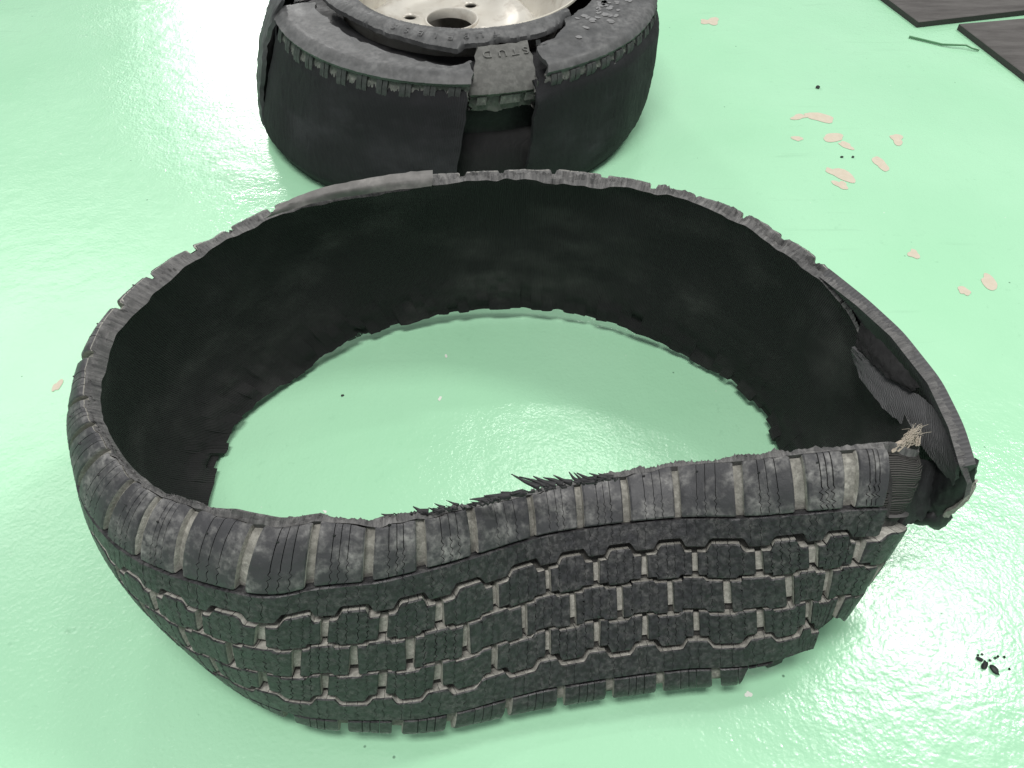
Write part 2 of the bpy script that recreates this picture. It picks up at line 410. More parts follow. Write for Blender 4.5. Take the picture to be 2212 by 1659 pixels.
# inner ply face
ns = 1240; sg = np.arange(ns) * L / ns
T_, B_, Aq, Nq, Cq = tab(Tt, sg), tab(Bb, sg), tab(A_, sg), tab(N_, sg), tab(Cc, sg)
cv = np.linspace(0, 1, 34)
fcut = np.clip(np.interp(((sg + .05) % L) - .05, np.append(-.05, S0[np.arange(12) * 40]), [0, 0, 0, .003, .002, .002, .0105, .0115, .0100, .003, 0, 0, 0]), 0, 1)
lo, hi = jagT(sg) + fcut + .0125 * tab(_bk, sg), Cq - jagB(sg)
plow = np.interp((sg + .12) % L - .12, [-.12, -.03, 0, .024, .05], [0, .01, .028, .02, 0]); hi = hi - plow
X = lo[:, None] + (hi - lo)[:, None] * cv[None]
rough_low = np.clip((cv - .72) / .25, 0, 1)[None] * .0024
Y = tab(BUL, sg)[:, None] * bsh(cv)[None] + rough_low * np.repeat(np.repeat(rng.normal(0, 1, (ns // 10, 17)), 10, 0), 2, 1) * .55 + .0012 * wave1(sN(sg), 31, ((14, 1), (37, .6)))[:, None]
Y = Y + .002 * np.sin(6.28 * (cv[None] * 1.3 + 2 * wave1(sN(sg), 32, ((6, 1),))[:, None])) * .35
Y[:, 0] = 0
Pin = T_[:, None] + Aq[:, None] * X[..., None] + Nq[:, None] * Y[..., None]
Pin[..., 2] = np.maximum(Pin[..., 2], .0008)
UV = np.stack(np.broadcast_arrays(sg[:, None], cv[None] * .158), -1)
mb = MB(); mb.grid(Pin, UV, cu=True); mb.build('inner_ply', M['ply'], ring, 60)
# groove floor sheet
DG = .0072
pm, pM = pmin(sg), pmax(sg)
pm_ply = np.where(inring(sg, L - .165, L + S_front_end) > 0, .004, pm)
pv = np.linspace(0, 1, 60)
PP = pm[:, None] + (pM - pm)[:, None] * pv[None]
Pout = Sf(sg[:, None], PP, DG + 0 * PP); Pout[..., 2] = np.maximum(Pout[..., 2], .0008)
mb = MB(); mb.grid(Pout, np.stack(np.broadcast_arrays(sg[:, None], PP), -1), cu=True); base_o = mb.build('tread_base', M['shaded_base'], ring, 60)
# torn faces joining the two
def torn(name, I, O, mat, up, nk, amp, seed):
    k = np.linspace(0, 1, nk); r = np.random.default_rng(seed)
    P = I[:, None] * (1 - k)[None, :, None] + O[:, None] * k[None, :, None]
    ch = np.repeat(r.normal(0, 1, (len(I) // 8 + 1, nk)), 8, 0)[:len(I)]; far = np.clip((sg - S0[18 * 40]) / .06, 0, 1)[:, None]
    z = np.sin(np.pi * k)[None] * (amp * (.7 + r.normal(0, .4, (len(I), nk)) + ch * (.35 + .6 * far)))
    P = P + up[:, None] * z[..., None]; P[..., 2] = np.maximum(P[..., 2], .0005)
    wd = np.linalg.norm(O - I, axis=1)
    mb = MB(); mb.grid(P, np.stack([np.broadcast_to(sg[:, None], z.shape), k[None] * wd[:, None]], -1), cu=True)
    return mb.build(name, mat, ring, 50)
_gd = np.min(np.abs((sg[:, None] - GAPS[None] + L / 2) % L - L / 2), axis=1); _gi = np.argmin(np.abs((sg[:, None] - GAPS[None] + L / 2) % L - L / 2), axis=1); _gw = rng.uniform(.0012, .0032, NP + 1)[_gi]; _ga = rng.uniform(.3, .9, NP + 1)[_gi]
_dl = np.where((_gd < _gw) & (tab(_bk, sg) > .25), DG * _ga, DG * .2)
Otop = Sf(sg, pm_ply, np.where(pm_ply < pm - .004, .0078, _dl)); Obot = Sf(sg, pM, DG + 0 * pM); Obot[:, 2] = np.maximum(Obot[:, 2], .0008)
torn('torn_top_edge', Pin[:, 0], Otop, M['torn'], -Aq, 9, .0018, 5)
Olip = Sf(sg, pm, np.where(pm_ply < pm - .004, DG * .5, _dl))
mb = MB(); mb.grid(np.stack([Olip, Pout[:, 0]], 1), cu=True); mb.build('torn_lip', M['torn'], ring, 50)
torn('torn_bottom_edge', Pin[:, -1], Obot, M['torn_dark'], Aq, 6, .0008, 6)

def tri(x): return 2 * np.abs(2 * (x - np.floor(x + .5))) - 1
ZA, ZP = .0010, .0044
def trap(f, a=.17, b=.26, c=.72, d=.82): return np.interp(f, [0, a, b, c, d, 1], [0, 0, 1, 1, 0, 0])
def edgeAB(q): return .0815 + .0010 * np.where((q - np.floor(q)) < .5, 1, -1)
def edgeBC(q): return .1052 + .0010 * np.where((q - np.floor(q)) < .5, 1, -1)
OA, OB, OC, OL = .70, .20, .70, .40          # each row's shift, in pitches
def loA(q): f = (q - OA) - np.floor(q - OA); return .0640 - .0058 * trap(f)
def hiC(q): f = (q - OC) - np.floor(q - OC); return .1232 + .0058 * trap(f)

def side_dust_lit(a, b, n, m_, k, sipes, ends, dust=True):
    """end walls carry dust, upper walls a painted light from above, sipe walls neither"""
    if a[0] == b[0]: return dust and a[0] == 0  # upper wall pale, lower wall dark: overhead light put into the colour
    return (a[1] == 0 and k == 0 and ends[0]) or (a[1] == m_ - 1 and k == sipes and ends[1])
def block_piece(mb, q0, q1, lo, hi, straight=None, sipes=4, gap=.0016, sgap=.00028, nv=15, depth=.0086, edge=.0007, jit=0, ends=(1, 1), zig=True, seed=0, dust=True):  # dust: switches the painted light on the upper wall
    """one tread block between pitch coordinates q0..q1: strips parted by sipes"""
    r = np.random.default_rng(seed); s0, s1 = float(phase_s(q0)), float(phase_s(q1))
    s0 += gap * ends[0]; s1 -= gap * ends[1]
    sl = (s1 - s0) * .05 * r.uniform(-1, 1) * jit
    cuts = np.linspace(s0, s1, sipes + 2) if straight is None else np.concatenate([[s0], s0 + (s1 - s0) * np.linspace(.30, .66, sipes), [s1]])
    cuts = cuts + np.concatenate([[0], r.uniform(-1, 1, sipes) * .0005, [0]])
    v = np.concatenate([[0, .035], np.linspace(.1, .9, nv - 4), [.965, 1]])
    pl, ph = float(np.mean(lo(np.array([(q0 + q1) / 2])))), float(np.mean(hi(np.array([(q0 + q1) / 2]))))
    pn = pl + (ph - pl) * v
    ph0 = r.uniform(0, 1)
    z = ZA * tri(pn / ZP + ph0) if zig else 0 * pn
    if straight is not None: z = z * np.clip((pn - straight) / .004, 0, 1)
    for k in range(sipes + 1):
        La = cuts[k] + (z + sgap if k else sl * (v - .5)); Ra = cuts[k + 1] + (z - sgap if k < sipes else sl * (v - .5))
        u = np.array([0, .12, .37, .63, .88, 1.]); Sg = La[:, None] + (Ra - La)[:, None] * u[None]
        qq = q0 + (q1 - q0) * (Sg - s0) / (s1 - s0)
        a_, b_ = lo(qq), hi(qq); Pg = a_ + (b_ - a_) * v[:, None]
        Dg = np.zeros_like(Sg); Dg[0] += edge; Dg[-1] += edge
        Dg[:, 0] += edge if (k == 0 and ends[0]) else (.00004 if k else 0)
        Dg[:, -1] += edge if (k == sipes and ends[1]) else (.00004 if k < sipes else 0)
        Dg = Dg + r.normal(0, .00008, Dg.shape) + r.uniform(0, .0002)
        Tp = Sf(Sg, Pg, Dg); Bt = Sf(Sg, Pg, depth + 0 * Sg)
        Tp[..., 2] = np.maximum(Tp[..., 2], .0006); Bt[..., 2] = np.maximum(Bt[..., 2], .0006)
        n, m_ = Sg.shape; mb.grid(Tp)
        o = mb.n - n * m_
        per = [(0, j) for j in range(m_)] + [(i, m_ - 1) for i in range(1, n)] + [(n - 1, j) for j in range(m_ - 2, -1, -1)] + [(i, 0) for i in range(n - 2, 0, -1)]
        low = np.array([Bt[i, j] for i, j in per]); ob = mb.n; mb.add(low, [])
        for a in range(len(per)):
            b = (a + 1) % len(per)
            if side_dust_lit(per[a], per[b], n, m_, k, sipes, ends, dust): mb.mi[len(mb.f)] = 1
            mb.f.append((o + per[a][0] * m_ + per[a][1], o + per[b][0] * m_ + per[b][1], ob + b, ob + a))
def sm(q): return float(phase_s(q)) % L
def low_lim(q): return float(pmax(np.array([sm(q)]))[0])
def top_lim(q): return float(pmin(np.array([sm(q)]))[0])
K = lambda x: (lambda q: 0 * q + x)
for i in range(NP):
    # upper shoulder block
    if top_lim(i + .5) < .03 and top_lim(i + .2) < .03 and top_lim(i+.8) < .03:
        loq = lambda q: pmin(phase_s(q)) + .0004
        mb = MB(); block_piece(mb, i, i + 1, loq, K(.0405), straight=.024, sipes=3, gap=.0025, sgap=.0002, nv=22, seed=100 + i, edge=.0009, jit=.5)
        mb.build('shoulder_block', M['shoulder'], ring, mat2=M['groove'])
    for nm, off, lo_, hi_, ends_ in (('tread_block', OA, loA, lambda q: edgeAB(q) - .0011, 0), ('tread_block', OB, lambda q: edgeAB(q) + .0011, lambda q: edgeBC(q) - .0011, 0),
                              ('tread_block', OC, lambda q: edgeBC(q) + .0011, hiC, 0)):
        q0 = i + off
        ph = float(hi_(np.array([q0 + .5]))[0])
        if min(low_lim(q0 + .15), low_lim(q0 + .85), low_lim(q0+.5)) < ph - .003: continue
        mb = MB(); block_piece(mb, q0, q0 + 1, lo_, hi_, sipes=4, gap=.0021, sgap=rng.uniform(.00006, .0002), nv=15, seed=1000 + i * 7 + int(off * 10), jit=.8)
        mb.build(nm, M['block'], ring, mat2=M['groove'])
    if max(low_lim(i + OL + .5), low_lim(i + OL + .8)) > .160:
        hq = lambda q: np.maximum(.1504, np.minimum(.1705, pmax(phase_s(q)) - .0004))
        mb = MB(); block_piece(mb, i + OL, i + OL + 1, K(.1492), hq, straight=.172, sipes=3, gap=.0027, sgap=.0002, nv=10, seed=5000 + i, jit=.4, dust=False)
        mb.build('shoulder_block', M['block'], ring, mat2=M['groove'])
qf = float(np.interp(S_front_end + L, phase_s(np.arange(NP - 3, NP + 2)), np.arange(NP - 3, NP + 2)))
mb = MB(); block_piece(mb, qf + .03, NP, lambda q: .0045 + 0 * q, K(.0405), straight=.024, sipes=3, gap=.0025, sgap=.0002, nv=22, seed=77, edge=.0009, jit=1.5, ends=(0, 1))
mb.build('shoulder_block', M['shoulder'], ring, mat2=M['groove'])
# two solid ribs beside the block rows
for nm, lo_, hi_, chk in (('tread_rib', K(.0417), lambda q: loA(q) - .0036, 'top'), ('tread_rib', lambda q: hiC(q) + .0036, K(.1480), 'low')):
    mb = MB()
    for i in range(2 * NP):
        q0, q1 = i / 2, i / 2 + .5
        if chk == 'top' and (top_lim(q0) > .041 or top_lim(q1) > .041): continue
        if chk == 'low' and (low_lim(q0) < .145 or low_lim(q1) < .145): continue
        block_piece(mb, q0, q1, lo_, hi_, sipes=2, sgap=.00011, nv=11, seed=9000 + i, ends=(0, 0), dust=chk == 'low')
    mb.build(nm, M['block'], ring, mat2=M['groove'])
# raised floors (tie bars) across the short grooves, stepping down before the long ones
for i in range(NP):
    for off, a, b in ((OA, .0665, .0785), (OB, .0850, .1015), (OC, .1085, .1215)):
        q0 = i + off
        if low_lim(q0) < b + .004: continue
        s0 = float(phase_s(q0)); Sg = s0 + np.array([-.0021, .0021])[:, None] + 0 * np.zeros((1, 4))
        Pg = np.array([a, a + .002, b - .0004, b])[None] + np.zeros((2, 1)); Dg = np.array([.0066, .0046, .0044, .0082])[None] + np.zeros((2, 1))
        mb = MB(); mb.grid(Sf(Sg, Pg, Dg)); mb.build('tie_bar', M['groove'], ring)
for i in range(NP):
    for off, a, b in ((0, None, .0418), (OL, .1505, .168)):
        q0 = i + off; s0 = float(phase_s(q0)); hw = .0029 if off == 0 else .0028
        if a is None and top_lim(q0) > .03: continue
        if a and low_lim(q0) < .163: continue
        a2 = top_lim(q0) + .0002 if a is None else a; b2 = b if a is None else min(b, low_lim(q0) - .0008)
        Pg = np.linspace(a2, b2, 9)[None] + np.zeros((2, 1)); Sg = s0 + np.array([-hw, hw])[:, None] + 0 * Pg
        Dg = .0050 + np.array([.0004, 0, 0, 0, 0, 0, 0, 0, .0016])[None] + 0 * Pg
        mb = MB(); mb.grid(Sf(Sg, Pg, Dg)); mb.build('tie_bar', M['shgroove'], ring)
# little vent nubs on the shoulder blocks
for i in range(NP):
    if top_lim(i + .5) > .012: continue
    s0 = float(phase_s(i + .62)); P0 = Sf(s0, .0125 + .002 * rng.uniform(-1, 1), -.0004); 
    e1, e2, e3 = tab(tau, s0), tab(A_, s0), tab(N_, s0); R = .0011
    V = [P0 + e3 * .0004 + (-e2) * .0004]; 
    for rr_, hgt in ((.6, .0003), (1.0, -.0012)):
        V += [P0 + R * rr_ * (math.cos(a) * e1 + math.sin(a) * e2) + hgt * (e3 - e2) * .7 for a in np.linspace(0, 2 * math.pi, 8, endpoint=False)]
    F = [(0, 1 + k, 1 + (k + 1) % 8) for k in range(8)] + [(1 + k, 9 + k, 9 + (k + 1) % 8, 1 + (k + 1) % 8) for k in range(8)]
    mb = MB(); mb.add(V, F); mb.build('vent_nub', M['dark'], ring)

# exposed cords of the ply where the near run's rubber is torn off
sA, sB = S_front_end + .006, -.165
sgc = np.linspace(sB, sA, 64); pc = np.linspace(.002, .052, 24)
Pc = Sf(sgc[:, None], pc[None] + 0 * sgc[:, None], .0064 + 0 * pc[None] + rng.normal(0, .0004, (64, 24)) + .0006 * wave1(pc / .06, 91, ((9, 1), (21, .8)))[None])
Pc2 = Pc
mb = MB(); mb.grid(Pc2, np.stack(np.broadcast_arrays(sgc[:, None], pc[None]), -1)); mb.build('exposed_cord_ply', M['cord'], ring, 60)

def tube(mb, pts, r0, r1, k=5):
    pts = np.asarray(pts, float); n = len(pts); ring_ = []
    for i in range(n):
        t = nrm(pts[min(i + 1, n - 1)] - pts[max(i - 1, 0)]); a = np.cross(t, [0, 0, 1.]); a = a if np.linalg.norm(a) > .1 else np.cross(t, [1., 0, 0]); a = nrm(a); b = np.cross(t, a)
        r = r0 + (r1 - r0) * i / (n - 1)
        ring_.append([pts[i] + r * (math.cos(x) * a + math.sin(x) * b) for x in np.linspace(0, 2 * math.pi, k, endpoint=False)])
    P = np.array(ring_); o = mb.n; mb.grid(P, cv=True); mb.f.append(tuple(o + j for j in range(k))); mb.f.append(tuple(o + (n - 1) * k + j for j in range(k)))

# frayed tan cord tip
mb = MB(); e0, e1 = at(1928, 978, .148), at(1984, 926, .153); ed = nrm(e1 - e0); le = np.linalg.norm(e1 - e0)
for k in range(110):
    f = rng.uniform(.2, .8) ** .8; a = e0 + (e1 - e0) * f + rng.normal(0, .0011, 3) * (.5 + f)
    d = ed * rng.uniform(.5, 1.3) + rng.normal(0, .16 + .22 * (f > .7), 3); d = nrm(d) * rng.uniform(.003, .008)
    tube(mb, [a, a + d * .55 + rng.normal(0, .0005, 3), a + d + rng.normal(0, .0010, 3)], .00021, .00008, 4)
for k in range(60):                           # the longer combed cords below the tuft
    f = rng.uniform(0, 1); a = at(1925 + 62 * f, 972 + rng.uniform(-6, 8) - 18 * f, .147); b = at(1945 + 45 * f, 955 + rng.uniform(-6, 6) - 10 * f, .150)
    tube(mb, [a, (a + b) / 2 + rng.normal(0, .0008, 3), b], .0005, .0003, 4)
mb.build('frayed_cord', M['fibre'], ring, 60)['kind'] = 'stuff'

# black torn spikes along the near top lip
mb = MB()
def spike(x, y, dx, dy, w_, z=.150):
    a = at(x, y, z); b = at(x + dx, y + dy, z + .002); m_ = (a + b) / 2 + rng.normal(0, .0006, 3) + np.array([0, 0, -.0008])
    tube(mb, [a, m_, b], w_, w_ * .15, 6)
for x, y, dx, dy, w_ in ((1165, 1062, -55, -24, .0019), (1185, 1060, -58, -18, .0017), (1200, 1058, -44, -17, .0022), (1215, 1056, -38, -13, .002), (1235, 1052, -36, -14, .002),
        (1255, 1052, -24, -20, .0016), (1268, 1050, -26, -17, .0016), (1290, 1045, -40, -12, .0022), (1310, 1042, -34, -9, .0016), (1325, 1040, -30, -7, .0015),
        (1075, 1085, -55, 2, .002), (1100, 1080, -50, 0, .0024), (1130, 1074, -44, -2, .0024), (1055, 1092, -34, -4, .0014), (925, 1115, -30, -10, .002), (960, 1106, -20, -8, .0012), (990, 1100, -24, -9, .001),
        (850, 1124, -24, -4, .0014), (870, 1122, -18, -4, .0014)):
    spike(x, y - 9, dx * 1.1, dy * 1.2, w_ * 1.1, .153)
for k in range(70):
    x = rng.uniform(820, 1345); y = np.interp(x, [820, 1020, 1160, 1345], [1128, 1098, 1064, 1036]); spike(x, y - 5, rng.uniform(-28, -6), rng.uniform(-8, 1), rng.uniform(.0007, .0017), .153)
mb.build('torn_fringe', M['dark'], ring, 60)['kind'] = 'stuff'

# the smooth grey lip strip lying along the far top edge, left of centre
def poly3(pts, n):
    P = np.array(pts); d = np.concatenate([[0], np.cumsum(np.linalg.norm(np.diff(P, axis=0), axis=1))]); t = np.linspace(0, d[-1], n)
    return np.stack([np.interp(t, d, P[:, k]) for k in range(3)], -1)
def sheet(name, rows, n, kk, th, mat, uvs=1.0, rough=.0003, seed=1, nsign=1, smooth=50):
    R = np.array([poly3(r, n) for r in rows]); m_ = len(rows)
    t = np.linspace(0, m_ - 1, kk); i = np.minimum(np.floor(t).astype(int), m_ - 2); f = (t - i)[:, None, None]
    P = R[i] * (1 - f) + R[i + 1] * f; P = P.transpose(1, 0, 2)
    for _ in range(4): P[1:-1] = P[1:-1] * .5 + (P[:-2] + P[2:]) * .25
    gu = np.gradient(P, axis=0); gv = np.gradient(P, axis=1); Nn = nrm(np.cross(gu, gv)) * nsign
    for _ in range(12):
        Q = Nn.copy(); Q[1:] += Nn[:-1]; Q[:-1] += Nn[1:]; Q[:, 1:] += Nn[:, :-1]; Q[:, :-1] += Nn[:, 1:]; Nn = nrm(Q)
    r = np.random.default_rng(seed); P = P + r.normal(0, rough, P.shape)
    mb = MB(); U = np.arange(n)[:, None] / n * .2 + 0 * np.zeros((1, kk)); V = np.arange(kk)[None] / kk * .05 + 0 * U
    mb.slab(P, Nn, th, np.stack([U, V], -1)); return mb.build(name, mat, ring, smooth)
M['lipstrip'] = rubber('smooth_torn_lip', (0.15, 0.145, 0.14), (0.24, 0.23, 0.22), 0.4, 0.7, rough=0.6, dscale=30, spec=0.35, bump=0.15)
sheet('torn_lip_strip', [[at(600, 447, .1665), at(680, 412, .1685), at(780, 391, .169), at(860, 378, .169), at(935, 371, .169)],
                   [at(590, 458, .166), at(680, 423, .167), at(780, 405, .1675), at(860, 393, .1675), at(935, 385, .1675)],
                   [at(570, 470, .164), at(690, 432, .163), at(770, 418, .162), at(850, 410, .162), at(932, 402, .162)]], 30, 8, .0022, M['lipstrip'], rough=.0002, seed=4, nsign=-1)

# outer rubber flap peeled away at the right, its lip running past the corner
up_in = [at(1770, 598, .155), at(1850, 660, .159), at(1925, 728, .160), at(2005, 830, .157), at(2050, 925, .153), at(2074, 1010, .147)]
_o = np.array([.012, .004, -.018])
lo_in = [at(1785, 625, .145) + _o * .3, at(1858, 765, .126) + _o, at(1905, 872, .110) + _o, at(1955, 975, .095) + _o * .7, at(2012, 1040, .096) + _o * .3, at(2068, 1056, .110)]
md_in = [a * .5 + b * .5 + np.array([.003, .001, 0]) for a, b in zip(up_in, lo_in)]
fl = sheet('peeled_flap', [up_in, md_in, lo_in], 46, 14, .0085, M['flap'], rough=0, seed=8, nsign=1)
Ue = poly3(up_in + [at(2089, 1046, .138), at(2082, 1078, .127)], 150); wl = 1 - .55 * np.clip((np.arange(150) - 118) / 32, 0, 1); te = nrm(np.gradient(Ue, axis=0)); oe = nrm(np.cross(te, [0, 0, 1.])); oe *= np.sign(oe[:, :1])
ke = np.linspace(0, 1, 8); re_ = np.random.default_rng(61)
Pe = Ue[:, None] + oe[:, None] * ((.0098 * ke - .0006)[None] * wl[:, None])[..., None]; Pe[..., 2] += .0006 + np.sin(np.pi * ke)[None] * (.0016 + re_.normal(0, .0006, (150, 8))) - .001 * ke[None] + .0012 * wave1(np.linspace(0, 1, 150), 62, ((18, 1), (43, .7)))[:, None] * ke[None]
mb = MB(); mb.grid(Pe, np.stack(np.broadcast_arrays(np.linspace(0, .3, 150)[:, None], ke[None] * .01), -1)); mb.build('torn_flap_lip', M['torn'], ring, 50)
# layers of ply folded over the torn top of the wall, and the dark one hanging in the hollow
sheet('folded_ply', [[at(1846, 748, .146), at(1905, 798, .146), at(1960, 838, .146), at(2012, 872, .146), at(2052, 930, .146), at(2076, 1004, .143)],
               [at(1846, 756, .143), at(1888, 812, .141), at(1938, 862, .140), at(1994, 908, .138), at(2038, 970, .136), at(2072, 1026, .133)],
               [at(1848, 764, .139), at(1867, 828, .134), at(1912, 884, .132), at(1970, 930, .130), at(2020, 990, .126), at(2068, 1046, .122)]], 40, 12, .0025, M['flap'], rough=.0003, seed=71, nsign=-1)
sheet('torn_ply_tongue', [[at(1862, 700, .157), at(1905, 740, .156), at(1945, 785, .154), at(1985, 838, .150)],
                  [at(1855, 724, .151), at(1892, 772, .151), at(1932, 812, .151), at(1975, 846, .149)],
                  [at(1852, 745, .147), at(1885, 785, .147), at(1922, 818, .148), at(1966, 846, .148)]], 24, 8, .002, M['ply'], rough=.0004, seed=12, nsign=-1)
sheet('torn_ply_tongue', [[at(1950, 1000, .128), at(1985, 985, .122), at(2030, 1000, .118)], [at(1938, 1070, .112), at(1975, 1062, .104), at(2010, 1064, .102)], [at(1925, 1140, .092), at(1962, 1128, .088), at(1992, 1112, .088)]], 14, 10, .003, M['dark'], rough=.0006, seed=19, nsign=-1)
# curled end of the flap, hanging down
sheet('curled_tread_end', [[at(2028, 985, .125), at(2062, 1000, .135), at(2092, 1004, .142), at(2108, 1010, .144)],
                   [at(2002, 1035, .108), at(2040, 1048, .118), at(2078, 1050, .126), at(2106, 1040, .130)],
                   [at(1985, 1085, .092), at(2025, 1088, .102), at(2062, 1085, .110), at(2092, 1074, .116)],
                   [at(1990, 1118, .080), at(2012, 1126, .083), at(2034, 1112, .094), at(2070, 1094, .106)]], 18, 14, .007, M['dark'], rough=.0003, seed=15)
sheet('torn_end_edge', [[at(2036, 1112, .096), at(2060, 1098, .107), at(2090, 1074, .118), at(2104, 1040, .130)],
                 [at(2041, 1119, .094), at(2066, 1106, .104), at(2094, 1082, .116), at(2110, 1044, .130)]], 14, 5, .004, M['groove'], rough=.0003, seed=17)
mb = MB()                                     # rounded lump at the very tip
c0 = at(2012, 1112, .082)
th_, ph_ = np.meshgrid(np.linspace(0, math.pi, 12), np.linspace(0, 2 * math.pi, 18, endpoint=False), indexing='ij')
rr_ = 1 + .22 * np.sin(3 * ph_ + 1) * np.sin(2 * th_) + .12 * np.sin(5 * ph_) * np.sin(3 * th_)
mb.grid(np.stack([c0[0] + .012 * rr_ * np.sin(th_) * np.cos(ph_), c0[1] + .0085 * rr_ * np.sin(th_) * np.sin(ph_), c0[2] + .0095 * rr_ * np.cos(th_)], -1), cv=True)
mb.build('tread_lump', M['dark'], ring, 80)

# ------------------------------------------------------------------ the wrecked tyre behind
CTR = lambda z: np.stack(np.broadcast_arrays(-.072 + .152 * np.asarray(z, float), .968 + .028 * np.asarray(z, float)), -1)
def cyl(phi, r, z):
    phi, r, z = np.broadcast_arrays(np.asarray(phi, float), np.asarray(r, float), np.asarray(z, float))
    c = CTR(z); a = np.radians(phi); return np.stack([c[..., 0] + r * np.cos(a), c[..., 1] + r * np.sin(a), z], -1)
tyre = thing('burst_tyre', (-.06, .97, 0), 'burst tyre stripped of its tread, lying flat behind the tread ring', 'tyre')
def shell(name, phis, prof, mat, th=.004, inner=None, seed=1, rough=.00025, wob=.004, z_jag=0, close=False, rag=.7, parent=None, smooth=50):
    """a sheet swept round the wheel axis: prof is a list of (r,z), drawn with depth th towards the axis or down"""
    pr = np.array(prof, float); d = np.concatenate([[0], np.cumsum(np.hypot(*np.diff(pr, axis=0).T))]); k = max(10, int(d[-1] / .006))
    t = np.linspace(0, d[-1], k); R, Z = np.interp(t, d, pr[:, 0]), np.interp(t, d, pr[:, 1])
    phis = np.asarray(phis, float); n = len(phis)
    Rg = R[None] + wob * wave1((phis + 360) / 360 % 1, seed, ((7, .6), (19, .5), (41, .3)))[:, None] * np.sin(np.pi * np.clip((t / d[-1])[None] * .9 + .1, 0, 1)); Zg = Z[None] + 0 * Rg
    if inner is not None:                     # first row follows a given radius
        f = np.clip(1 - t / d[-1] / .45, 0, 1)[None]; Rg = Rg + f * (inner(phis)[:, None] - R[0])
    r_ = np.random.default_rng(seed); Rg = Rg + r_.normal(0, rough, Rg.shape)
    if z_jag: Zg[:, -1] += z_jag * wave1((phis + 360) / 360 % 1, seed + 3, ((60, 1), (150, .7)))
    PH = phis[:, None] + 0 * Rg; tt = np.linspace(0, .35, k)
    for e_, sg_ in ((0, 1), (-1, -1)):
        PH[e_] += rag * wave1(tt + .1 * seed, seed + 40, ((9, 1), (23, .8), (60, .5)))
    PH[1] = .5 * (PH[0] + PH[2]); PH[-2] = .5 * (PH[-1] + PH[-3])
    P = cyl(PH, Rg, Zg); P[..., 2] = np.maximum(P[..., 2], .0008)
    gu = np.gradient(P, axis=0); gv = np.gradient(P, axis=1); Nn = nrm(np.cross(gu, gv))
    mb = MB(); uv = np.stack(np.broadcast_arrays(np.radians(phis)[:, None] * .23, t[None]), -1)
    mb.slab(P, Nn, th, uv); return mb.build(name, mat, parent or tyre, smooth)
A = lambda a, b, st=.8: np.linspace(a, b, max(6, int(abs(b - a) / st)))
# carcass wall
shell('carcass_wall', A(-159, -88.5), [(.219, .136), (.228, .122), (.238, .085), (.247, .04), (.247, .018), (.236, .002)], M['carcass'], .004, seed=3, wob=.006)
shell('carcass_wall', A(-69.8, 60), [(.216, .134), (.226, .120), (.231, .085), (.235, .04), (.234, .016), (.228, .002)], M['carcass'], .004, seed=5, wob=.006)
shell('carcass_wall', A(58, 168, 1.5), [(.222, .136), (.236, .120), (.246, .085), (.248, .04), (.246, .016), (.236, .002)], M['carcass'], .004, seed=7)
M['leftflap'] = rubber('grey_torn_flap', (0.085, 0.085, 0.09), (0.16, 0.16, 0.165), 0.4, 0.7, rough=0.55, dscale=30, spec=0.35, bump=0.2)
shell('carcass_flap', A(-189, -160), [(.216, .158), (.226, .144), (.240, .105), (.247, .06), (.248, .02), (.238, .002)], M['leftflap'], .005, seed=9, wob=.004, rough=.0006)
# inside: lower sidewall and liner seen through the gap
shell('lower_sidewall_shade_sheet', A(-178, 180, 4), [(.222, .004), (.214, .010), (.195, .022), (.160, .030), (.020, .028)], M['dark'], -.004, seed=11, wob=.001)  # innermost part is a dark sheet standing for shade under the hub bore
shell('folded_liner', A(-96, -62), [(.222, .012), (.222, .04), (.214, .060), (.196, .072)], M['ply'], .003, seed=13, wob=.003)
# upper sidewall pieces, lug bands
fis_out = lambda p: np.interp(p, [-178, -157, -145, -123, -104, -93.6, -89.8, -88], [.180, .180, .178, .182, .1945, .2025, .195, .190]) + .0018 * wave1((p + 360) / 360 % 1, 77, ((60, 1), (140, .8)))
shell('upper_sidewall', A(-163, -87.6, .5), [(.180, .1475), (.197, .1485), (.2095, .1472), (.2115, .1492), (.2150, .1490), (.2185, .1472), (.2195, .1450), (.2265, .1405), (.2268, .1385), (.2235, .137)], M['sidewall'], .005, inner=fis_out, seed=15, rough=.00025, wob=.0012)
fis_r = lambda p: np.interp(p, [-67, -60, -50, -46, 180], [.184, .179, .163, .150, .148]) + .0015 * wave1((p + 360) / 360 % 1, 78, ((60, 1), (140, .8)))
shell('upper_sidewall', A(-66.6, 168, .7), [(.150, .1535), (.172, .1535), (.196, .1500), (.2055, .1468), (.2075, .1484), (.2115, .1478), (.2150, .1455), (.2160, .1435), (.2200, .1395), (.2205, .1375), (.2175, .136)], M['sidewall'], .005, inner=fis_r, seed=17, rough=.00025, wob=.001)
